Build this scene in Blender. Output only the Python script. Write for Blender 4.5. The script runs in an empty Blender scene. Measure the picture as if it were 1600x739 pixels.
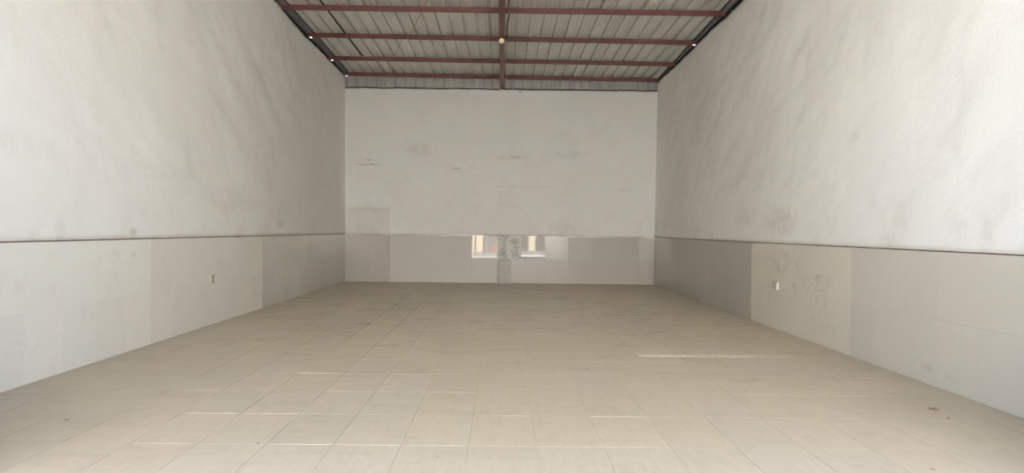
import bpy, bmesh, math, random
from mathutils import Vector, Matrix, noise
random.seed(7)
S = bpy.context.scene
COL = S.collection

# ------------------------------------------------------------------ camera
FPX, CAM_H = 1239.14, 1.34826
cd = bpy.data.cameras.new('camera'); cam = bpy.data.objects.new('camera', cd); COL.objects.link(cam)
cr = Vector((0.99987267, -0.01107585, 0.01148764))
cu = Vector((-0.01139822, 0.00810285, 0.99990221))
cf = Vector((0.01116785, 0.99990583, -0.00797558))
M = Matrix((cr, cu, -cf)).transposed().to_4x4(); M.translation = (0, 0, CAM_H)
cam.matrix_world = M
cd.sensor_fit = 'HORIZONTAL'; cd.sensor_width = 36; cd.lens = 36 * FPX / 1600
cd.clip_start = .05; cd.clip_end = 300
S.camera = cam

# ------------------------------------------------------------------ sky, sun, exposure
W = bpy.data.worlds.new('world'); S.world = W; W.use_nodes = True
wn = W.node_tree; bg = wn.nodes['Background']
sky = wn.nodes.new('ShaderNodeTexSky'); sky.sky_type = 'NISHITA'; sky.sun_disc = False
sky.sun_elevation = math.radians(56); sky.sun_rotation = math.radians(-10); sky.dust_density = 4; sky.air_density = 1.0
sky.ozone_density = .6
hz = wn.nodes.new('ShaderNodeHueSaturation'); hz.inputs['Saturation'].default_value = .7      # milky, hazy sky
wn.links.new(sky.outputs[0], hz.inputs['Color']); wn.links.new(hz.outputs[0], bg.inputs[0]); bg.inputs[1].default_value = 1.3
sl = bpy.data.lights.new('sun', 'SUN'); sun = bpy.data.objects.new('sun', sl); COL.objects.link(sun)
sl.energy = 250.0; sl.angle = math.radians(.53); sl.color = (1, .995, .965)
SUN_EL = math.radians(56)
sun.rotation_euler = Vector((.18 * math.cos(SUN_EL), -.98 * math.cos(SUN_EL), -math.sin(SUN_EL))).to_track_quat('-Z', 'Y').to_euler()
sun.location = (0, -4, 14)
pl = bpy.data.lights.new('opening_portal', 'AREA'); po = bpy.data.objects.new('opening_portal', pl); COL.objects.link(po)
pl.shape = 'RECTANGLE'; pl.size = 6.0; pl.size_y = 4.1; pl.cycles.is_portal = True
po.location = (.14, 3.84, 1.98); po.rotation_euler = (math.radians(90), 0, 0)
S.view_settings.view_transform = 'Standard'; S.view_settings.look = 'None'
S.view_settings.gamma = 1; S.view_settings.use_curve_mapping = False
S.view_settings.exposure = -0.50
S.cycles.max_bounces = 14; S.cycles.diffuse_bounces = 10; S.cycles.use_denoising = True

# ------------------------------------------------------------------ dimensions
XL, XR, D, Y0 = -4.006, 3.855, 20.172, 4.1
DADO = 1.2
def roof_z(x, y):                     # underside of the purlins
    t = (x + 4.05) / 7.94
    l = 5.197 + .0165 * (20.2 - y); r = 5.142 + .0093 * (20.2 - y)
    return l + (r - l) * t
PUR_H = .088
def in_frame(x, y, z, m=0):
    d = Vector((x, y, z - CAM_H)); k = d.dot(cf)
    if k < .1: return False
    return abs(FPX * d.dot(cr) / k) < 800 + m and abs(FPX * d.dot(cu) / k) < 369.5 + m

# ------------------------------------------------------------------ helpers
def link(o, parent=None):
    COL.objects.link(o)
    if parent is not None: o.parent = parent
    return o
def mesh_obj(name, bm, mat, parent=None, smooth=False):
    me = bpy.data.meshes.new(name)
    bmesh.ops.recalc_face_normals(bm, faces=bm.faces[:]); bm.to_mesh(me); bm.free()
    if mat: me.materials.append(mat)
    if smooth:
        for p in me.polygons: p.use_smooth = True
    return link(bpy.data.objects.new(name, me), parent)
def tag(o, label=None, cat=None, group=None, kind=None):
    for k, v in (('label', label), ('category', cat), ('group', group), ('kind', kind)):
        if v: o[k] = v
    return o
def box(bm, lo, hi, bev=0):
    r = bmesh.ops.create_cube(bm, size=1)
    for v in r['verts']:
        for i in range(3): v.co[i] = lo[i] + (v.co[i] + .5) * (hi[i] - lo[i])
    if bev:
        es = list({e for v in r['verts'] for e in v.link_edges})
        bmesh.ops.bevel(bm, geom=es, offset=bev, segments=1, affect='EDGES', profile=.5)
def boxobj(name, lo, hi, mat, parent=None, bev=0):
    bm = bmesh.new(); box(bm, lo, hi, bev); return mesh_obj(name, bm, mat, parent)
def tube(bm, pts, r, n=8):
    rings = []
    pts = [Vector(p) for p in pts]
    for i, p in enumerate(pts):
        t = (pts[min(i + 1, len(pts) - 1)] - pts[max(i - 1, 0)]).normalized()
        a = t.cross(Vector((0, 0, 1)))
        if a.length < .05: a = t.cross(Vector((1, 0, 0)))
        a.normalize(); b = t.cross(a)
        rings.append([bm.verts.new(p + (a * math.cos(k * 2 * math.pi / n) + b * math.sin(k * 2 * math.pi / n)) * r) for k in range(n)])
    for q, s in zip(rings, rings[1:]):
        for k in range(n): bm.faces.new((q[k], q[(k + 1) % n], s[(k + 1) % n], s[k]))
    bm.faces.new(rings[0]); bm.faces.new(rings[-1])
def lathe(bm, prof, n=24, mat=None):
    rings = []
    for r, z in prof:
        rings.append([bm.verts.new((max(r, 1e-4) * math.cos(k * 2 * math.pi / n), max(r, 1e-4) * math.sin(k * 2 * math.pi / n), z)) for k in range(n)])
    for q, s in zip(rings, rings[1:]):
        for k in range(n): bm.faces.new((q[k], q[(k + 1) % n], s[(k + 1) % n], s[k]))
    bm.faces.new(rings[0]); bm.faces.new(rings[-1])
    if mat is not None: bmesh.ops.transform(bm, matrix=mat, verts=bm.verts[:])

# ------------------------------------------------------------------ materials
class NT:
    def __init__(s, name):
        s.m = bpy.data.materials.new(name); s.m.use_nodes = True; s.t = s.m.node_tree
        s.b = s.t.nodes['Principled BSDF']
    def n(s, typ, **kw):
        q = s.t.nodes.new(typ)
        for k, v in kw.items(): setattr(q, k, v)
        return q
    def put(s, sock, v):
        if isinstance(v, bpy.types.NodeSocket): s.t.links.new(v, sock)
        elif v is not None:
            if hasattr(sock.default_value, '__len__') and len(sock.default_value) == 4 and len(v) == 3: v = (*v, 1)
            sock.default_value = v
    def math(s, op, a, b=None, clamp=False):
        q = s.n('ShaderNodeMath', operation=op, use_clamp=clamp); s.put(q.inputs[0], a)
        if b is not None: s.put(q.inputs[1], b)
        return q.outputs[0]
    def mix(s, f, a, b, mode='MIX'):
        q = s.n('ShaderNodeMix', data_type='RGBA', blend_type=mode); s.put(q.inputs[0], f); s.put(q.inputs[6], a); s.put(q.inputs[7], b)
        return q.outputs[2]
    def noise(s, vec, scale, detail=4, rough=.55, dist=0):
        q = s.n('ShaderNodeTexNoise'); s.put(q.inputs['Vector'], vec); q.inputs['Scale'].default_value = scale
        q.inputs['Detail'].default_value = detail; q.inputs['Roughness'].default_value = rough; q.inputs['Distortion'].default_value = dist
        return q.outputs['Fac']
    def ramp(s, v, a, b, c=0, d=1):
        q = s.n('ShaderNodeMapRange', interpolation_type='SMOOTHSTEP'); s.put(q.inputs[0], v)
        for i, x in enumerate((a, b, c, d)): q.inputs[i + 1].default_value = x
        return q.outputs[0]
    def scalev(s, vec, sc, off=None, rot=(0, 0, 0)):
        q = s.n('ShaderNodeMapping'); s.put(q.inputs[0], vec); q.inputs['Scale'].default_value = sc; q.inputs['Rotation'].default_value = rot
        if off is not None: s.put(q.inputs['Location'], off)
        return q.outputs[0]
    def pos(s): return s.n('ShaderNodeNewGeometry').outputs['Position']
    def obj(s): return s.n('ShaderNodeTexCoord').outputs['Object']
    def xyz(s, v):
        q = s.n('ShaderNodeSeparateXYZ'); s.put(q.inputs[0], v); return q.outputs
    def blob(s, P, c, r):               # soft ellipsoid mask around c
        q = s.n('ShaderNodeVectorMath', operation='SUBTRACT'); s.put(q.inputs[0], P); q.inputs[1].default_value = c
        d = s.n('ShaderNodeVectorMath', operation='DIVIDE'); s.put(d.inputs[0], q.outputs[0]); d.inputs[1].default_value = r
        l = s.n('ShaderNodeVectorMath', operation='LENGTH'); s.put(l.inputs[0], d.outputs[0])
        return s.ramp(l.outputs['Value'], 1, .2)
    def out(s, col=None, rough=.6, spec=.5, metal=0, bump=None, bs=.3, bd=.01):
        s.put(s.b.inputs['Base Color'], col); s.put(s.b.inputs['Roughness'], rough); s.put(s.b.inputs['Metallic'], metal)
        s.put(s.b.inputs['Specular IOR Level'], spec)
        if bump is not None:
            q = s.n('ShaderNodeBump'); q.inputs['Strength'].default_value = bs; q.inputs['Distance'].default_value = bd
            s.put(q.inputs['Height'], bump); s.put(s.b.inputs['Normal'], q.outputs[0])
        return s.m

def m_plain(name, c, rough=.6, spec=.4, metal=0, var=.15, sc=6):
    k = NT(name); n = k.noise(k.pos(), sc, 5)
    f = k.ramp(n, .3, .7)
    return k.out(k.mix(f, tuple(x * (1 - var) for x in c), tuple(min(1, x * (1 + var)) for x in c)), rough, spec, metal, n, .15, .004)

def m_plaster():
    k = NT('whitewashed_plaster'); P = k.pos()
    big = k.noise(P, .45, 3); mid = k.noise(P, 2.2, 6, .6); fine = k.noise(P, 26, 4)
    col = k.mix(k.ramp(big, .35, .65), (.835, .825, .805), (.865, .86, .845))
    col = k.mix(k.math('MULTIPLY', k.ramp(mid, .52, .74), .22), col, (.70, .675, .635))
    z = k.xyz(P)[2]
    low = k.math('MULTIPLY', k.ramp(z, 2.0, 1.2), k.ramp(k.noise(P, 1.6, 6, .65), .5, .72))
    col = k.mix(k.math('MULTIPLY', low, .3), col, (.52, .44, .36))
    spots = [((XL, 8.65, 1.28), (.3, .16, .06), .4), ((XL, 14.3, 1.42), (.3, .4, .14), .4), ((XL, 9.4, 2.0), (.3, 1.6, .16), .07),
             ((XL, 6.6, 2.02), (.3, 1.2, .16), .07), ((XL, 11.8, 1.75), (.3, 1.8, .25), .12),
             ((XR, 11.0, 1.5), (.3, .9, .30), .34), ((XR, 8.73, 2.42), (.3, .22, .09), .2), ((XR, 12.6, 1.6), (.3, .8, .2), .2),
             ((-3.4, D, 1.83), (.62, .3, .10), .18), ((.2, D, 3.2), (.55, .3, .09), .3), ((-2.2, D, 3.35), (.7, .3, .3), .14),
             ((1.7, D, 3.3), (.8, .3, .2), .12), ((.6, D, 2.45), (1.1, .3, .06), .16), ((2.9, D, 2.4), (.6, .3, .05), .16)]
    br = k.ramp(k.noise(P, 7, 5, .65), .33, .6)
    for c, r, a in spots:
        col = k.mix(k.math('MULTIPLY', k.math('MULTIPLY', k.blob(P, c, r), br), a), col, (.36, .31, .26))
    X = k.xyz(P)[0]                   # a squarish repaint in the left corner of the back wall
    rect = k.math('MULTIPLY', k.math('MULTIPLY', k.ramp(X, -2.85, -2.90), k.ramp(z, 1.92, 1.86)), k.ramp(k.xyz(P)[1], D - .12, D - .08))
    rect = k.math('MULTIPLY', rect, k.ramp(X, -4.0, -3.9))
    col = k.mix(k.math('MULTIPLY', rect, .20), col, (.50, .40, .345))
    # hairline cracks low on the back wall: thin wandering dark lines
    wob = k.math('MULTIPLY', k.math('SUBTRACT', k.noise(k.scalev(P, (1, 0, 0)), 6, 4, .7), .5), .10)
    for (zc, xa, ra) in ((2.975, -3.45, .42), (2.90, -1.2, .17), (3.09, -3.43, .10)):
        d = k.math('ABSOLUTE', k.math('SUBTRACT', k.math('SUBTRACT', z, zc), wob))
        line = k.math('MULTIPLY', k.ramp(d, .016, .004), k.blob(P, (xa, D, zc), (ra, .2, .4)))
        col = k.mix(k.math('MULTIPLY', line, .6), col, (.22, .18, .15))
    h = k.math('ADD', k.math('MULTIPLY', mid, .6), k.math('MULTIPLY', fine, .12))
    return k.out(col, .85, .15, 0, h, .8, .03)

def m_wall_tile():                     # colour and gloss come from each tile's own object colour
    k = NT('ceramic_wall_tile'); P = k.pos(); oi = k.n('ShaderNodeObjectInfo')
    n = k.noise(P, 3.0, 6, .62); smear = k.noise(k.scalev(P, (1, 1, .35)), 9, 4)
    col = k.mix(k.math('MULTIPLY', k.ramp(n, .5, .75), .14), oi.outputs['Color'], (.40, .36, .31))
    br = k.ramp(k.noise(P, 8, 5, .65), .5, .66)
    for c, r, a in [((XR, 11.0, .95), (.3, .8, .24), .75), ((XR, 10.0, .75), (.3, .9, .34), .55), ((XR, 9.5, .35), (.3, .7, .3), .25), ((XR, 11.2, .45), (.3, .5, .15), .4),
                    ((XR, 7.0, .12), (.3, .5, .1), .4), ((XL, 8.5, 1.03), (.3, .5, .14), .22), ((XL, 13.0, .98), (.3, 1.0, .12), .2), ((XL, 6.7, .3), (.3, .4, .12), .12),
                    ((-.9, D, .35), (.3, .3, .2), .4), ((-1.9, D, .35), (.35, .3, .12), .3)]:
        col = k.mix(k.math('MULTIPLY', k.math('MULTIPLY', k.blob(P, c, r), br), a), col, (.27, .24, .21))
    rough = k.math('ADD', oi.outputs['Alpha'], k.math('MULTIPLY', k.ramp(smear, .45, .8), .004))
    wav = k.noise(k.scalev(P, (1, 1, .6)), 2.2, 2)
    return k.out(col, rough, k.ramp(oi.outputs['Alpha'], .08, .3, .44, .2), 0, wav, .06, .006)

def m_floor_tile():
    k = NT('ceramic_floor_tile'); P = k.pos(); oi = k.n('ShaderNodeObjectInfo')
    off = k.n('ShaderNodeCombineXYZ'); k.put(off.inputs[0], k.math('MULTIPLY', oi.outputs['Random'], 40)); k.put(off.inputs[1], k.math('MULTIPLY', oi.outputs['Random'], 17))
    g = k.noise(k.scalev(P, (16, 2.6, 1), off.outputs[0]), 1.6, 5, .6, .6)      # grain along the room
    col = k.mix(k.ramp(g, .3, .72), (.40, .342, .260), (.475, .412, .322))
    col = k.mix(1, col, oi.outputs['Color'], 'MULTIPLY')
    big = k.noise(P, .5, 4); col = k.mix(k.math('MULTIPLY', k.ramp(big, .45, .7), .22), col, (.33, .27, .205))
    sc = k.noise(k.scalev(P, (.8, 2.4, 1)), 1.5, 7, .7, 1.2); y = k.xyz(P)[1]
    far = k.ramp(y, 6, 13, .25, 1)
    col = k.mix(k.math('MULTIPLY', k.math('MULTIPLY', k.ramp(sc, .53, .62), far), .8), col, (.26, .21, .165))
    fine = k.noise(k.scalev(P, (3, 9, 1)), 5, 6, .7); col = k.mix(k.math('MULTIPLY', k.ramp(fine, .6, .72), .34), col, (.27, .22, .18))
    return k.out(col, k.ramp(g, .2, .8, .38, .52), .4, 0, g, .05, .002)

def m_sheet(name, c0, c1, rough=.45, metal=.35):
    k = NT(name); P = k.pos()
    n = k.noise(k.scalev(P, (3, .35, 1)), 2.2, 5, .6); n2 = k.noise(P, 14, 4)
    col = k.mix(k.ramp(n, .3, .7), c0, c1)
    col = k.mix(k.math('MULTIPLY', k.ramp(n2, .58, .8), .3), col, tuple(x * .55 for x in c0))
    return k.out(col, rough, .4, metal, n2, .08, .003)

def m_redoxide():
    k = NT('red_oxide_steel'); P = k.pos(); n = k.noise(P, 5, 6, .65); f = k.noise(P, 40, 4)
    col = k.mix(k.ramp(n, .35, .68), (.088, .026, .023), (.125, .040, .034))
    col = k.mix(k.math('MULTIPLY', k.ramp(f, .6, .75), .35), col, (.24, .13, .11))
    return k.out(col, .55, .4, 0, f, .15, .003)

PLASTER = m_plaster(); TILE = m_wall_tile(); FLOOR = m_floor_tile()
SHEET = m_sheet('galvanised_roof_sheet', (.62, .62, .575), (.72, .715, .665))
CLAD = m_sheet('galvanised_cladding', (.27, .26, .24), (.36, .345, .32), .5, .2)
SHADE_EDGE = m_sheet('shaded_sheet_edge', (.16, .16, .158), (.22, .217, .212), .6, .1)  # darker sheet tone: shade at the roof edge put into the colour
RED = m_redoxide()
GROUT = m_plain('pale_cement_grout', (.56, .49, .39), .9, .1)
DARKJOINT = m_plain('dirty_joint', (.10, .07, .052), .9, .1, var=.4, sc=9)
BLACK = m_plain('gap_shade_black', (.018, .017, .017), .8, .2)  # black stand-in for the shade in the roof gaps
CABLE = m_plain('black_cable', (.016, .014, .013), .5, .4)
TAN = m_plain('dusty_cable', (.34, .27, .20), .7, .3)
REDCORD = m_plain('faded_red_rod', (.42, .10, .09), .6, .3)
LEAK_METAL = m_plain('leak_plate_metal', (.85, .86, .86), .32, .5, .75, .03)  # shiny metal for the added daylight leak plates
IVORY = NT('warm_bulb_glass'); IVORY.b.inputs['Emission Color'].default_value = (1, .72, .36, 1); IVORY.b.inputs['Emission Strength'].default_value = .25
IVORY = IVORY.out((.88, .74, .50), .22, .5)
BAKELITE = m_plain('black_bakelite', (.012, .010, .010), .35, .5)
REFLECTION_TONE = m_plain('bulb_reflection_tone', (.42, .28, .10), .4, .5, .8)
BOXGREY = m_plain('grey_box', (.45, .425, .355), .6, .4)
BOXLIT = m_plain('lit_box_rim', (.62, .57, .49), .5, .4)  # paler box grey: light on the near side put into the colour
BOXSHADE = m_plain('shaded_box_inside', (.38, .355, .295), .7, .3)  # darker box grey: shade inside the box put into the colour
SLAB = m_plain('grey_porcelain', (.30, .275, .25), .6, .2, var=.05)
SLABEDGE = m_plain('pale_tile_edge', (.60, .565, .51), .6, .3)
PRINT = m_plain('grey_scroll_print', (.20, .195, .18), .45, .5, var=.12)
LEAF = m_plain('dry_brown_leaf', (.19, .125, .095), .9, .1, var=.4, sc=60)
CRUMB = m_plain('dark_crumb', (.17, .13, .10), .9, .1, var=.3, sc=60)
CEMENT = m_plain('pale_cement', (.575, .515, .415), .9, .1, var=.12, sc=12)
CONCRETE = m_plain('street_concrete', (.58, .575, .56), .9, .1, var=.1, sc=2)
ASPHALT = m_plain('dusty_asphalt', (.13, .127, .12), .9, .1, var=.1, sc=2)
CREAM = m_plain('cream_paint', (.50, .42, .30), .8, .2, var=.05)
BOUNCE = m_plain('bounce_facade', (.80, .795, .78), .9, .1, var=.03)
TAUPE = m_plain('taupe_paint', (.07, .063, .055), .8, .2, var=.08)
PINK = m_plain('pink_board', (.36, .10, .085), .7, .3, var=.05)
SHUTTER = m_plain('grey_shutter', (.10, .10, .10), .6, .4, var=.05)

# ------------------------------------------------------------------ floor
floor = tag(boxobj('floor', (-4.4, Y0, -.16), (4.3, D + .3, -.0035), GROUT), kind='structure')
tile_mesh = {}
def floor_tile_mesh(w, d):
    key = (round(w, 3), round(d, 3))
    if key not in tile_mesh:
        bm = bmesh.new(); box(bm, (-w / 2, -d / 2, -.009), (w / 2, d / 2, 0))
        top = [e for e in bm.edges if all(v.co.z > -.001 for v in e.verts)]
        bmesh.ops.bevel(bm, geom=top, offset=.0012, segments=1, affect='EDGES')
        me = bpy.data.meshes.new('floor_tile'); bm.to_mesh(me); bm.free(); me.materials.append(FLOOR); tile_mesh[key] = me
    return tile_mesh[key]
CW, CD_, GAP = .4209, .812, .003
xs = [XL - .06] + [-.2 + CW * k for k in range(-8, 10)] + [XR + .06]
ys = [4.128] + [4.94 + CD_ * k for k in range(0, 19)] + [D + .06]
cells = []
for i in range(len(xs) - 1):
    for j in range(len(ys) - 1):
        cells.append((ys[j], xs[i], xs[i + 1], ys[j], ys[j + 1]))
cells.sort()
far = bmesh.new(); cnt = 0
for _, xa, xb, ya, yb in cells:
    cx, cy = (xa + xb) / 2, (ya + yb) / 2; w, d = xb - xa - GAP, yb - ya - GAP
    vis = any(in_frame(px, py, 0) for px in (xa + .03, cx, xb - .03) for py in (ya, cy, yb - .03))
    if vis and cnt < 300:
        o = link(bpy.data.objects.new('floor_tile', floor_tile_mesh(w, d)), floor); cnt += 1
        v = 1 + random.gauss(0, .012); t = random.gauss(0, .006)
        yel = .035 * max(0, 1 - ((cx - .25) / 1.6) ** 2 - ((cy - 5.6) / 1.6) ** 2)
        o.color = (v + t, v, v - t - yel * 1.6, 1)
        o.location = (cx, cy, random.uniform(-.0006, .0006)); o.rotation_euler = (random.gauss(0, .0006), random.gauss(0, .0006), 0)
    else:
        box(far, (xa + GAP / 2, ya + GAP / 2, -.009), (xb - GAP / 2, yb - GAP / 2, random.uniform(-.0005, .0005)))
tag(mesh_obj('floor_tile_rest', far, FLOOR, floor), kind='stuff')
# a ridge of cement along a lifted joint on the right, and a pale patch strip towards the back
bm = bmesh.new()
N = 44
for (x0, x1, yc, hw, h) in ((1.475, 3.2, 8.62, .10, .006),):
    rows = []
    for i in range(N + 1):
        x = x0 + (x1 - x0) * i / N; f = noise.noise(Vector((x * 3, 1, 0))) * .012
        hh = h * (1 if i else .9) * (1 - .6 * i / N)
        rows.append([bm.verts.new((x, yc + f + hw * s, z)) for s, z in ((-1.0, .0005), (-.75, hh), (.7, hh * .9), (1.0, .0005))])
    for a, b in zip(rows, rows[1:]):
        for k in range(3): bm.faces.new((a[k], b[k], b[k + 1], a[k + 1]))
    bm.faces.new(rows[0]); bm.faces.new(rows[-1])
tag(mesh_obj('cement_ridge', bm, CEMENT, floor), 'pale strip of cement smeared along a floor joint')
tag(boxobj('patch_tile', (-.2, 12.25, -.006), (.215, 12.86, .0022), m_plain('patch_ceramic', (.445, .385, .30), .5, .3, var=.06), floor, .002), 'lighter replacement tile standing slightly proud')

# ------------------------------------------------------------------ plaster walls
def relief(u, z, seed):
    a, b = u * .34 + z * .94, -u * .94 + z * .34             # trowel strokes run diagonally
    n = noise.noise(Vector((a * .9, b * .34, seed))) * .030
    n += noise.noise(Vector((a * 2.4, b * .95, seed + 9))) * .017
    n += noise.noise(Vector((a * 5.2, b * 2.6, seed + 17))) * .0072
    n += noise.noise(Vector((u * .25, z * .9, seed + 31))) * .018
    return n
def plaster(name, ua, ub, ztop, place, seed, amp=1, thick=.18, step=.055):
    bm = bmesh.new(); nu = int((ub - ua) / step); nz = 74; zb = DADO + .010
    g = []
    for i in range(nu + 1):
        u = ua + (ub - ua) * i / nu; zt = ztop(u)
        edge = min(1, (u - ua) / .15, (ub - u) / .15) if amp else 1
        col = []
        for j in range(nz + 1):
            z = zb + (zt - zb) * j / nz
            d = relief(u, z, seed) * amp * max(0, min(1, edge)) * min(1, (z - zb) / .9 + .10)
            col.append(bm.verts.new(place(u, z, d)))
        g.append(col)
    for i in range(nu):
        for j in range(nz): bm.faces.new((g[i][j], g[i + 1][j], g[i + 1][j + 1], g[i][j + 1]))
    # body behind the face
    rim = [g[i][0] for i in range(nu + 1)] + [g[nu][j] for j in range(1, nz + 1)] + [g[i][nz] for i in range(nu - 1, -1, -1)] + [g[0][j] for j in range(nz - 1, 0, -1)]
    uz = [(ua + (ub - ua) * i / nu, zb) for i in range(nu + 1)] + [(ub, zb + (ztop(ub) - zb) * j / nz) for j in range(1, nz + 1)] + \
         [(ua + (ub - ua) * i / nu, ztop(ua + (ub - ua) * i / nu)) for i in range(nu - 1, -1, -1)] + [(ua, zb + (ztop(ua) - zb) * j / nz) for j in range(nz - 1, 0, -1)]
    back = [bm.verts.new(place(u, z, -thick)) for u, z in uz]
    n = len(rim)
    for k in range(n): bm.faces.new((rim[k], rim[(k + 1) % n], back[(k + 1) % n], back[k]))
    bm.faces.new(back)
    me = bpy.data.meshes.new(name); bm.normal_update(); bmesh.ops.recalc_face_normals(bm, faces=bm.faces[:]); bm.to_mesh(me); bm.free()
    me.materials.append(PLASTER)
    for p in me.polygons: p.use_smooth = len(p.vertices) == 4
    return tag(link(bpy.data.objects.new(name, me)), kind='structure')
def rag(u, s): return noise.noise(Vector((u * 2.1, s, 0))) * .014 + noise.noise(Vector((u * 6, s, 4))) * .006
leanL = lambda z: -.045 * (z - DADO) / 3.72
leanR = lambda z: .036 * (z - DADO) / 3.72
wall_left = plaster('wall_left', Y0, D + .02, lambda u: roof_z(-4.05, u) - .004 + rag(u, 3), lambda u, z, d: (XL + leanL(z) + d, u, z), 1.3, 1.15)
wall_right = plaster('wall_right', Y0, D + .02, lambda u: roof_z(3.89, u) - .004 + rag(u, 8), lambda u, z, d: (XR + leanR(z) - d, u, z), 5.7, 1.5)
wall_back = plaster('wall_back', XL - .16, XR + .16, lambda u: 4.905 + .004 * (u + 4) / 2 + rag(u, 12), lambda u, z, d: (u, D - d, z), 11.1, .45, .07)

# lower wall bodies behind the tiles
T = .010
bodyL = boxobj('tile_bed', (XL - .19, Y0, -.1), (XL - T, D + .02, DADO), GROUT, wall_left)
bodyR = boxobj('tile_bed', (XR + T, Y0, -.1), (XR + .19, D + .02, DADO), GROUT, wall_right)
bodyB = boxobj('tile_bed', (XL - .16, D + T + .004, -.1), (XR + .16, D + .12, DADO), m_plain('bare_mortar', (.30, .275, .245), .9, .1), wall_back)
def joint(name, pts, half, parent_face):
    # dirty uneven joint where the plaster ends on top of the tiles
    bm = bmesh.new(); N = 240; rows = []
    for i in range(N + 1):
        t = i / N; p = Vector(pts[0]).lerp(Vector(pts[1]), t)
        a = noise.noise(Vector((t * 40, 2, half * 100))) * .0028; nrm = Vector(parent_face)
        h = .0042 + noise.noise(Vector((t * 23, 7, half * 50))) * .0016
        rows.append([bm.verts.new(p + nrm * q + Vector((0, 0, a + s * h))) for q, s in ((-.03, -1), (.0022, -1), (.0022, 1), (-.03, 1))])
    for a, b in zip(rows, rows[1:]):
        for k in range(4): bm.faces.new((a[k], b[k], b[(k + 1) % 4], a[(k + 1) % 4]))
    bm.faces.new(rows[0]); bm.faces.new(rows[-1])
    return tag(mesh_obj(name, bm, DARKJOINT), kind='structure')
joint('trim_1', ((XL, Y0, DADO + .005), (XL, D, DADO + .005)), .5, (1, 0, 0))
joint('trim_2', ((XR, Y0, DADO + .005), (XR, D, DADO + .005)), .6, (-1, 0, 0))
joint('trim_3', ((XL, D, DADO + .005), (XR, D, DADO + .005)), .35, (0, -1, 0))

# ------------------------------------------------------------------ wall tiles
wt_mesh = {}
def wall_tile_mesh(w, h):
    key = (round(w, 3), round(h, 3))
    if key not in wt_mesh:
        bm = bmesh.new(); box(bm, (-w / 2, 0, -h / 2), (w / 2, T, h / 2))
        fr = [e for e in bm.edges if all(v.co.y < .001 for v in e.verts)]
        bmesh.ops.bevel(bm, geom=fr, offset=.0006, segments=1, affect='EDGES')
        me = bpy.data.meshes.new('wall_tile'); bm.to_mesh(me); bm.free(); me.materials.append(TILE); wt_mesh[key] = me
    return wt_mesh[key]
def wall_tile(face, u0, u1, z0, z1, col, rough, parent, tilt=.0012, name='wall_tile'):
    g = .0008; w, h = u1 - u0 - g, z1 - z0 - g; uc, zc = (u0 + u1) / 2, (z0 + z1) / 2
    o = link(bpy.data.objects.new(name, wall_tile_mesh(w, h)), parent)
    if face == 'B': o.location = (uc, D, zc); rz = 0
    elif face == 'L': o.location = (XL, uc, zc); rz = math.pi / 2
    else: o.location = (XR, uc, zc); rz = -math.pi / 2
    o.rotation_euler = (random.gauss(0, tilt), 0, rz + random.gauss(0, tilt))
    v = 1 + random.gauss(0, .012); t = random.gauss(0, .006)
    o.color = (col[0] * v * (1 + t), col[1] * v, col[2] * v * (1 - t), max(.018, rough * random.uniform(.88, 1.12)))
    return o
CREAM_T, CREAM_B, GREY_T, TAUPE_T = (.82, .80, .755), (.445, .42, .38), (.385, .36, .32), (.30, .268, .242)
HALF = .6
# left wall: joints every 0.6 m
yl = [6.67 + .6 * k for k in range(-2, 23)]; yl = [y for y in yl if y < D - .05] + [D]
for a, b in zip(yl, yl[1:]):
    for r in (0, 1):
        c = CREAM_T if a < 9.0 else ((.77, .74, .69) if a < 13 else (.64, .615, .56))
        wall_tile('L', a, b, r * HALF, (r + 1) * HALF, c, .34 if a < 13 else (.2 if a < 16 else .11), wall_left)
# right wall: dark batch at the back, pale batch of six, grey batch in front
yr = [5.218, 5.803, 6.388, 6.974, 7.559, 8.145, 8.73] + [8.73 + .5867 * k for k in range(1, 7)] + [12.25 + .6 * k for k in range(1, 14)] + [D]
for a, b in zip(yr, yr[1:]):
    for r in (0, 1):
        if a < 8.7: c, ro = (.515, .49, .443), .36
        elif a < 12.2: c, ro = (.60, .555, .49), .42
        else: c, ro = GREY_T, .18 if a < 16 else .13
        wall_tile('R', a, b, r * HALF, (r + 1) * HALF, c, ro, wall_right)
# the same two runs carried on past the picture's edge, joined
for face, yend, par, c in (('L', yl[0], wall_left, CREAM_T), ('R', yr[0], wall_right, (.515, .49, .443))):
    bm = bmesh.new(); y = yend
    while y - .6 > Y0:
        for r in (0, 1):
            x0, x1 = ((XL - T, XL) if face == 'L' else (XR, XR + T)); box(bm, (x0, y - .6 + .001, r * HALF + .001), (x1, y - .001, (r + 1) * HALF - .001))
        y -= .6
    o = tag(mesh_obj('wall_tile_rest', bm, TILE, par), kind='stuff'); o.color = (*c, .34)
# back wall
edges_l = [XL, -3.40, -2.874, -2.6, -2.0, -1.4, -.80, -.143]
edges_r = [.459, 1.06, 1.66, 2.26, 2.86, 3.46, XR]
for a, b in zip(edges_l, edges_l[1:]):
    for r in (0, 1):
        if b < -2.8: c, ro = TAUPE_T, (.16 if r else .3)
        else: c, ro = CREAM_B, .42
        if a == -.80 and r: c, ro = (.43, .405, .37), .022
        wall_tile('B', a, b, r * HALF, (r + 1) * HALF, c, ro, wall_back, .0008)
for i, (a, b) in enumerate(zip(edges_r, edges_r[1:])):
    ru = (.022, .13, .3, .34, .3, .14)[i]
    wall_tile('B', a, b, HALF, 2 * HALF, (.31, .285, .26), ru, wall_back, .0008)
    wall_tile('B', a if i else .222, b, 0, HALF, TAUPE_T, max(ru, .16) + .08, wall_back, .0008)
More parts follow.
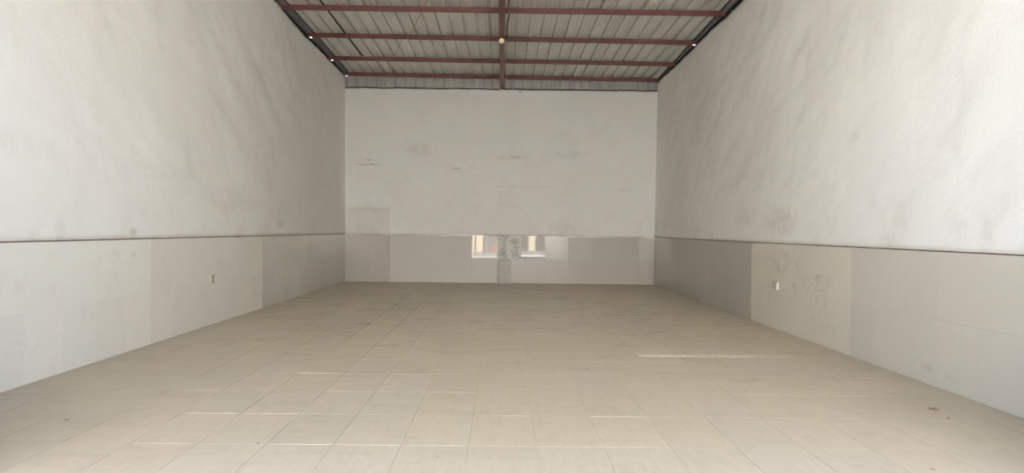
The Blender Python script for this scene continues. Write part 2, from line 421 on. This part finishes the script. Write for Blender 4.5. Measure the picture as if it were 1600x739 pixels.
# printed tile with grey scrolls
pt = wall_tile('B', -.143, .459, HALF, 2 * HALF, (.54, .515, .465), .4, wall_back, 0, 'printed_tile')
pt['label'] = 'cream tile printed with grey scrolls'
def scroll(bm, cx, cz, r, a0, turns, w, sgn=1):
    n = int(26 * turns) + 6; prev = None
    for i in range(n + 1):
        t = i / n; a = a0 + sgn * turns * 2 * math.pi * t; rr = r * (1 - .86 * t)
        ww = w * (.35 + 1.3 * math.sin(math.pi * min(1, t * 1.05 + .02)) ** .7) * (1 - .4 * t)
        q = [bm.verts.new((cx + (rr + s * ww) * math.cos(a), D - .0006, cz + (rr + s * ww) * math.sin(a))) for s in (-.5, .5)]
        if prev: bm.faces.new((prev[0], prev[1], q[1], q[0]))
        prev = q
bm = bmesh.new()
for (cx, cz, r, a0, tn, w, sg) in ((.005, .70, .115, 2.6, 1.6, .036, 1), (.33, .71, .125, .3, 1.7, .036, -1), (-.005, .84, .085, .8, 1.3, .032, -1), (.30, .885, .09, 3.4, 1.3, .03, 1),
                               (.31, 1.05, .105, -.4, 1.7, .036, 1), (.01, .955, .065, 4.2, 1.4, .024, 1), (.0, 1.10, .085, 2.3, 1.2, .03, -1), (.06, 1.165, .06, 1.0, .5, .026, -1),
                               (-.09, 1.15, .055, 2.6, .5, .026, 1), (.18, 1.06, .045, 5.2, .8, .022, 1), (-.11, .79, .03, 1, .8, .018, 1), (.2, .80, .05, 2.2, .7, .02, -1), (.42, .92, .04, 1.4, .7, .02, 1), (.43, .66, .03, .2, .6, .02, -1)):
    scroll(bm, cx, cz, r, a0, tn, w, sg)
for (cx, cz, r) in ((.01, .69, .062), (.33, .705, .066), (.31, 1.05, .055), (-.002, .86, .032), (.29, .89, .034)):
    vs = [bm.verts.new((cx + r * math.cos(a * math.pi / 7), D - .0004, cz + r * .8 * math.sin(a * math.pi / 7))) for a in range(14)]; bm.faces.new(vs)
mesh_obj('scroll_print', bm, PRINT, wall_back)

# tile offcut leaning in front of the missing tile
t = bpy.data.objects.new('leaning_tile', None); link(t); t.location = (.066, D - .122, 0)
tag(t, 'narrow grey tile offcut leaning upright against back wall under the scroll tile', 'tile')
bm = bmesh.new(); box(bm, (-.151, 0, 0), (.151, .011, .604), .0015); s_ = mesh_obj('tile_body', bm, SLAB, t); s_.rotation_euler = (-math.radians(10.5), 0, 0)
for xe in ((-.1535, -.148), (.136, .1535)):
    e_ = boxobj('tile_edge', (xe[0], -.0008, .0005), (xe[1], .0116, .6035), SLABEDGE, t); e_.rotation_euler = s_.rotation_euler
e_ = boxobj('tile_edge', (-.148, -.0008, .0005), (.136, .0116, .012), SLABEDGE, t); e_.rotation_euler = s_.rotation_euler

# ------------------------------------------------------------------ roof
RIB0, PITCH = -3.531, .2486
roof = bpy.data.objects.new('ceiling', None); link(roof); roof.location = (0, 12, 5.3); tag(roof, kind='structure')
def keep(o):                           # children built in world coordinates
    o.matrix_parent_inverse = roof.matrix_basis.inverted(); return o
roof.matrix_basis = Matrix.Translation((0, 12, 5.3))
def profile(k0, k1, extra=0):
    pts = []
    for k in range(k0, k1):
        x = RIB0 + PITCH * k
        pts += [(x - .030, 0), (x - .017, .048), (x + .017, .048), (x + .030, 0)]
        for s in (.085, .165): pts += [(x + s - .012, 0), (x + s - .005, .0045), (x + s + .005, .0045), (x + s + .012, 0)]
    if extra:
        x = RIB0 + PITCH * k1; pts += [(x - .030, 0), (x - .017, .048), (x + .017, .048), (x + .026, .012)]
    return pts
for n, (k0, k1) in enumerate(((-3, 1), (1, 5), (5, 9), (9, 13), (13, 17), (17, 21), (21, 25), (25, 29), (29, 32))):
    dz = .004 * (n % 2)
    bm = bmesh.new(); prev = None
    prof = profile(k0, k1, 1)
    for y in (Y0 - .35, 8.0, 12.0, 16.0, D + .14):
        row = [bm.verts.new((x, y, roof_z(x, y) + PUR_H + .003 + z + dz)) for x, z in prof]
        if prev:
            for a in range(len(row) - 1): bm.faces.new((prev[a], prev[a + 1], row[a + 1], row[a]))
        prev = row
    o = keep(mesh_obj('roof_sheet', bm, SHEET, roof))
    bm = bmesh.new(); prev = None         # end closure above the back wall
    for z in (4.86, 5.34):
        row = [bm.verts.new((x, D + .085 - q * .5 + dz, z)) for x, q in prof]
        if prev:
            for a in range(len(row) - 1): bm.faces.new((prev[a], prev[a + 1], row[a + 1], row[a]))
        prev = row
    keep(mesh_obj('cladding_sheet', bm, CLAD, roof))
# black strip for the shade in the open lap along one sheet, and dark strips painting the shade on both outer sheet edges
keep(tag(boxobj('lap_gap_shade', (RIB0 + PITCH - .012, Y0, 5.305), (RIB0 + PITCH + .012, 18.3, 5.325), BLACK, roof), 'black strip painting the shade in the open lap between two roof sheets'))
lg = bpy.data.objects['lap_gap_shade']
for v in lg.data.vertices: v.co.z = roof_z(v.co.x, v.co.y) + PUR_H - (.006 if v.co.z < 5.315 else -.004)
def strip(name, xa0, xb0, xa1, xb1, ya, yb, dz, mat, lab=None):
    bm = bmesh.new(); N = 12; prev = None
    for i in range(N + 1):
        t = i / N; y = ya + (yb - ya) * t
        q = [(xa0 + (xa1 - xa0) * t), (xb0 + (xb1 - xb0) * t)]
        row = [bm.verts.new((x, y, roof_z(x, y) + PUR_H + dz + e)) for x, e in ((q[0], 0), (q[1], 0), (q[1], .004), (q[0], .004))]
        if prev:
            for a in range(4): bm.faces.new((prev[a], prev[(a + 1) % 4], row[(a + 1) % 4], row[a]))
        else: bm.faces.new(row)
        prev = row
    bm.faces.new(prev)
    return keep(tag(mesh_obj(name, bm, mat, roof), lab))
strip('shade_strip', -4.2, -3.90, -4.2, -3.93, Y0 - .2, D + .1, -.012, SHADE_EDGE, 'dark grey strip painting the shaded roof edge along the left wall')
strip('edge_gap_shade', -3.90, -3.878, -3.93, -3.91, Y0 - .2, D - .3, -.014, BLACK)
strip('shade_strip', 4.05, 3.70, 4.05, 3.90, Y0 - .2, D + .1, -.012, SHADE_EDGE, 'dark grey strip painting the shaded roof edge along the right wall')
strip('edge_gap_shade', 3.70, 3.672, 3.90, 3.87, Y0 - .2, D + .05, -.014, BLACK)
# ragged black strips on the wall tops, painting the shade of the gap
def gap_shade(name, x0, x1, y0, y1, zf, h):
    bm = bmesh.new(); N = 150; prev = None
    for i in range(N + 1):
        t = i / N; x = x0[0] + (x0[1] - x0[0]) * t; xx = x1[0] + (x1[1] - x1[0]) * t; y = y0 + (y1[0] - y0) * t; yy = y0 + (y1[1] - y0) * t
        u = x if abs(x0[1] - x0[0]) > 1 else y; zb = zf(u) - .010 + noise.noise(Vector((u * 3.3, 9, 1))) * .008
        A, B = ((x, y), (xx, y)) if abs(x0[1] - x0[0]) < 1 else ((x, y0), (x, y1[0]))
        row = [bm.verts.new((A[0], A[1], zb)), bm.verts.new((B[0], B[1], zb)), bm.verts.new((B[0], B[1], zb + h)), bm.verts.new((A[0], A[1], zb + h))]
        if prev:
            for a in range(4): bm.faces.new((prev[a], prev[(a + 1) % 4], row[(a + 1) % 4], row[a]))
        else: bm.faces.new(row)
        prev = row
    bm.faces.new(prev)
    return tag(mesh_obj(name, bm, BLACK), kind='structure')
gap_shade('gap_shade_4', (-4.19, -4.19), (-4.066, -4.066), Y0, (D + .02, D + .02), lambda u: roof_z(-4.05, u) + rag(u, 3) + .006, .055)
gap_shade('gap_shade_5', (4.02, 4.02), (3.905, 3.905), Y0, (D + .02, D + .02), lambda u: roof_z(3.89, u) + rag(u, 8) + .006, .055)
gap_shade('gap_shade_6', (-4.03, 3.88), (0, 0), D + .012, (D + .07, 0), lambda u: 4.905 + .004 * (u + 4) / 2 + rag(u, 12) + .004, .034)

# purlins: C channels, web towards the camera
def purlin(yl_, yr_):
    bm = bmesh.new(); h, w, t, lip = PUR_H, .052, .004, .016
    c = [(0, 0), (w, 0), (w, lip), (w - t, lip), (w - t, t), (t, t), (t, h - t), (w - t, h - t), (w - t, h - lip), (w, h - lip), (w, h), (0, h)]
    ends = []
    for (x, y, nx) in ((-4.066, yl_, -4.05), (3.905, yr_, 3.89)):
        z = roof_z(nx, y); ends.append([bm.verts.new((x, y + a, z + b)) for a, b in c])
    for k in range(12): bm.faces.new((ends[0][k], ends[0][(k + 1) % 12], ends[1][(k + 1) % 12], ends[1][k]))
    bm.faces.new(ends[0]); bm.faces.new(ends[1])
    return keep(mesh_obj('purlin', bm, RED, roof))
PURL = ((14.41, 14.08), (16.33, 16.19), (18.37, 18.21), (20.06, 20.06))
for a, b in PURL: purlin(a, b)
# rafter: a box beam under the purlins, with a weld bead seam
bm = bmesh.new(); ra = []
for y in (Y0, 8, 14, D + .06):
    z = roof_z(-.06, y); ra.append([bm.verts.new(p) for p in ((-.116, y, z - .235), (-.012, y, z - .235), (-.012, y, z - .001), (-.116, y, z - .001))])
for a, b in zip(ra, ra[1:]):
    for k in range(4): bm.faces.new((a[k], a[(k + 1) % 4], b[(k + 1) % 4], b[k]))
bm.faces.new(ra[0]); bm.faces.new(ra[-1])
bmesh.ops.bevel(bm, geom=[e for e in bm.edges if abs(e.verts[0].co.y - e.verts[1].co.y) > 1], offset=.006, segments=2, affect='EDGES')
keep(mesh_obj('rafter', bm, RED, roof))
keep(boxobj('bearing_plate', (-.15, D - .012, 4.905), (.02, D + .06, 4.917), CEMENT, roof))
# plates tilted to catch light, added for daylight leaks under the purlin ends
for x, y, s in ((-3.985, 16.30, 1), (-3.985, 18.33, 1), (-3.985, 20.02, 1), (3.85, 16.15, -1)):
    bm = bmesh.new(); box(bm, (-.028, -.006, -.016), (.028, .006, .016), .003)
    c = keep(mesh_obj('leak_plate', bm, LEAK_METAL, roof))
    me = c.data; n = (Vector((1.2, -6, .3)) - Vector((x, y, 5.2))).normalized() + (Vector((0, 0, CAM_H)) - Vector((x, y, 5.2))).normalized()
    R_ = (-n.normalized()).to_track_quat('Y', 'Z').to_matrix().to_4x4()
    me.transform(Matrix.Translation((x + .01 * s, y - .02, roof_z(x, y) - .022)) @ R_)
# thin red tie rod slung diagonally below the purlins
def rz(x, y): return roof_z(x, y) - .012
def rod(p, q, lab):
    bm = bmesh.new(); tube(bm, [p, Vector(p).lerp(Vector(q), .5) - Vector((0, 0, .01)), q], .0048, 6)
    keep(tag(mesh_obj('tie_rod', bm, REDCORD, roof, True), lab))
rod((-1.2, 13.0, rz(-1.2, 13.0)), (-1.99, 16.24, rz(-1.99, 16.24)), 'thin faded red rod slung diagonally under the purlins')
rod((-2.12, 16.40, rz(-2.12, 16.40) + .03), (-2.60, 18.26, rz(-2.6, 18.26)), 'thin faded red rod slung diagonally under the purlins')
rod((-2.03, 16.16, rz(-2.03, 16.16)+.085), (-2.0, 16.22, rz(-2.0, 16.2)), 'short red rod end hooked over a purlin')

# ------------------------------------------------------------------ lamp and cables
ly = 15.10; lz = roof_z(-.06, ly) - .235
lamp = bpy.data.objects.new('ceiling_lamp', None); link(lamp); lamp.location = (-.062, ly, lz)
tag(lamp, 'small round warm bulb in a black holder under the central red rafter', 'lamp')
aim = (Vector((-.1, -1, -.32))).normalized().to_track_quat('Z', 'Y').to_matrix().to_4x4()
bm = bmesh.new(); lathe(bm, [(.045, 0), (.045, -.02), (.03, -.028), (.0, -.028)], 20); mesh_obj('ceiling_rose', bm, BAKELITE, lamp, True)
bm = bmesh.new(); tube(bm, [(0, 0, -.02), (0, -.012, -.045), (0, -.03, -.06)], .014, 10); mesh_obj('holder_arm', bm, BAKELITE, lamp, True)
bm = bmesh.new(); lathe(bm, [(.018, -.02), (.034, -.012), (.037, .02), (.03, .03)], 20, Matrix.Translation((0, -.03, -.058)) @ aim); mesh_obj('bulb_holder', bm, BAKELITE, lamp, True)
bm = bmesh.new(); prof = [(.022, .02), (.026, .035), (.044, .058)] + [(.052 * math.cos(a), .082 + .052 * math.sin(a)) for a in [i * math.pi / 16 - .35 for i in range(0, 10)]]
lathe(bm, prof, 28, Matrix.Translation((0, -.03, -.058)) @ aim); mesh_obj('bulb', bm, IVORY, lamp, True)
bm = bmesh.new(); lathe(bm, [(.002, .1334), (.014, .1334), (.014, .131), (.002, .131)], 16, Matrix.Translation((0, -.03, -.058)) @ aim); mesh_obj('bulb_reflection', bm, REFLECTION_TONE, lamp, True)  # disc paints the darker reflection at the centre of the bulb
bm = bmesh.new(); pts = []
for i in range(60):
    y = 11.6 + (ly - 11.6) * i / 59; k = (ly - y)
    pts.append((.026 + min(.03, k * .02) + .008 * math.sin(y * 5.1) + .004 * math.sin(y * 11), y, roof_z(0, y) - .235 + .05 + .02 * math.sin(y * 3.7)))
pts.append((-.02, ly + .03, lz - .01)); tube(bm, pts, .0125, 8)
tag(mesh_obj('power_cable', bm, CABLE, None, True), 'thick black cable running along the rafter up to the bulb', 'cable')
bm = bmesh.new(); pts = [(-.03, ly + .05, lz + .004)]
for i in range(40):
    y = ly + .2 + (D - .10 - ly - .2) * i / 39; pts.append((.004 + .010 * math.sin(i / 39 * 3.14) * 1.2, y, roof_z(0, y) - .235 + .012))
pts += [(-.015, D - .06, 4.93), (-.06, D - .03, 4.921), (-.12, D - .022, 4.918)]
tube(bm, pts, .0085, 8)
tag(mesh_obj('thin_cable', bm, TAN, None, True), 'thin dusty tan cable clipped beside the rafter from bulb to back wall', 'cable')
bm = bmesh.new(); tube(bm, [(.355, D + .03, 4.93), (.357, D - .012, 4.925), (.362, D - .016, 4.865), (.378, D - .018, 4.838), (.40, D - .018, 4.838), (.418, D - .016, 4.868), (.424, D - .012, 4.925), (.426, D + .03, 4.93)], .0048, 6)
tag(mesh_obj('wire_hook', bm, m_plain('rusty_wire', (.19, .13, .10), .6, .4, .3), None, True), 'small bent wire loop hanging over the top edge of back wall', 'hook')
bm = bmesh.new(); tube(bm, [(3.54, 20.04, 5.19), (3.55, 20.03, 5.15), (3.60, 20.02, 5.11), (3.67, 20.02, 5.085), (3.73, 20.02, 5.09), (3.76, 20.03, 5.115), (3.74, 20.045, 5.145)], .0042, 6)
tag(mesh_obj('loose_wire', bm, m_plain('pale_wire', (.36, .26, .22), .6, .4), None, True), 'loose curl of thin wire on last purlin in right back corner', 'wire')

# ------------------------------------------------------------------ wall boxes
t = bpy.data.objects.new('junction_box', None); link(t); t.location = (XL, 10.975, .63); tag(t, 'small square grey open junction box on the left tiled wall', 'electrical box')
bm = bmesh.new()
for lo, hi in (((0, -.095, -.06), (.02, -.08, .06)), ((0, .08, -.06), (.02, .095, .06)), ((0, -.08, -.06), (.02, .08, -.048)), ((0, -.08, .048), (.02, .08, .06))): box(bm, lo, hi, .001)
mesh_obj('box_frame', bm, BOXGREY, t)
boxobj('shaded_box_inside', (.0005, -.08, -.048), (.004, .08, .048), BOXSHADE, t)
bm = bmesh.new(); tube(bm, [(.004, .03, .02), (.016, .02, 0), (.014, -.01, -.02), (.004, -.03, -.03)], .004, 6); mesh_obj('wire_end', bm, TAN, t, True)
t = bpy.data.objects.new('switch_box', None); link(t); t.location = (XR, 11.115, .612); tag(t, 'small grey box with a bright edge on the right stained pale tiles', 'electrical box')
boxobj('box_body', (-.03, -.085, -.052), (0, .095, .048), BOXGREY, t, .002)
boxobj('lit_box_side', (-.032, -.092, -.055), (0, -.0855, .042), BOXLIT, t, .002)
boxobj('shaded_box_lip', (-.033, -.0845, .0485), (0, .095, .056), BOXSHADE, t, .001)

# ------------------------------------------------------------------ litter on the floor
def scrap(name, label, cat, x, y, L, w, h, rot, mat, curl=.3, seed=0):
    bm = bmesh.new(); n = 10; rows = []
    for i in range(n + 1):
        t = i / n; ww = w * math.sin(math.pi * min(.97, max(.06, t))) ** .7 * (1 + .35 * noise.noise(Vector((t * 5, seed, 0))))
        cx = (t - .5) * L; cy = curl * L * (4 * (t - .5) ** 2 - .5) * .5; zz = h * (.15 + .85 * abs(math.sin(t * 6 + seed)))
        rows.append([bm.verts.new((cx, cy + s * ww / 2, (0.0007 if abs(s) == 1 else zz))) for s in (-1, -.3, .4, 1)])
    for a, b in zip(rows, rows[1:]):
        for k in range(3): bm.faces.new((a[k], b[k], b[k + 1], a[k + 1]))
        bm.faces.new((a[3], b[3], b[0], a[0]))
    bm.faces.new(rows[0]); bm.faces.new(rows[-1])
    o = mesh_obj(name, bm, mat); o.location = (x, y, .0007); o.rotation_euler = (0, 0, rot); return tag(o, label, cat)
scrap('leaf_scrap', 'crumpled dark brown leaf scrap on the floor near right wall', 'leaf', 3.335, 6.075, .075, .05, .016, -.5, LEAF, .3, 1)
scrap('dirt_crumb', 'small dark crumb beside the brown leaf scrap at right', 'crumb', 3.289, 5.784, .026, .022, .009, -.3, CRUMB, .1, 2)
scrap('bark_chip', 'long dark chip on the bright floor in the front right', 'chip', 2.481, 4.517, .035, .010, .006, -1.0, CRUMB, .1, 3)
scrap('curled_leaf', 'small curled grey leaf on the bright front floor left of centre', 'leaf', -.365, 4.652, .034, .013, .008, -.9, m_plain('grey_leaf', (.2, .17, .14), .9, .1), 1.2, 4)
scrap('dark_chip', 'tiny dark chip on the front floor at left', 'chip', -1.518, 4.951, .022, .012, .005, .1, CRUMB, .2, 5)
scrap('mud_flake', 'dark mud flake lying on the floor far left near the left wall', 'flake', -3.007, 5.513, .032, .020, .004, .5, m_plain('mud', (.2, .16, .12), .9, .1), .2, 6)
scrap('grit_speck', 'single dark speck on open floor right of centre', 'crumb', .838, 7.715, .028, .02, .006, .1, CRUMB, .2, 7)

# ------------------------------------------------------------------ front of the hall and the street outside
wf = boxobj('wall_front', (-4.4, Y0 - .22, 4.0), (4.3, Y0, 5.42), PLASTER); tag(wf, kind='structure')
boxobj('front_pier', (-4.4, Y0 - .22, -.1), (-2.82, Y0, 4.0), PLASTER, wf)
boxobj('front_pier', (3.1, Y0 - .22, -.1), (4.3, Y0, 4.0), PLASTER, wf)
gr = tag(boxobj('ground', (-22, -24, -.3), (22, Y0, -.02), ASPHALT), kind='structure')
boxobj('apron_slab', (-8, -1.6, -.02), (8, Y0, -.008), CONCRETE, gr)
FY = -11.0
wo = tag(boxobj('wall_opposite', (-8.2, FY - .5, -.1), (8.2, FY, 1.5), TAUPE), kind='structure')
boxobj('bounce_wall', (-8.2, FY - .5, 1.5), (8.2, FY + .1, 8.5), BOUNCE, wo)  # unseen upper front, its size and white chosen to bounce sun into the hall
for a, b in ((-1.90, -1.74), (-1.61, -1.16), (-.97, -.93), (-.31, -.27), (1.61, 2.03), (3.4, 3.7), (-4.4, -4.1), (-5.6, -5.2), (5.1, 5.6), (7.2, 7.8), (-7.8, -7.2)):
    boxobj('pier', (a, FY, -.05), (b, FY + .12, 1.5), CREAM, wo)
boxobj('roller_shutter', (-.90, FY, 0), (.9, FY + .04, 1.5), SHUTTER, wo)
boxobj('pink_panel', (-.60, FY + .04, 0), (-.36, FY + .07, .45), PINK, wo)
boxobj('pink_panel', (-4.9, FY, .6), (-4.5, FY + .06, 1.2), PINK, wo)
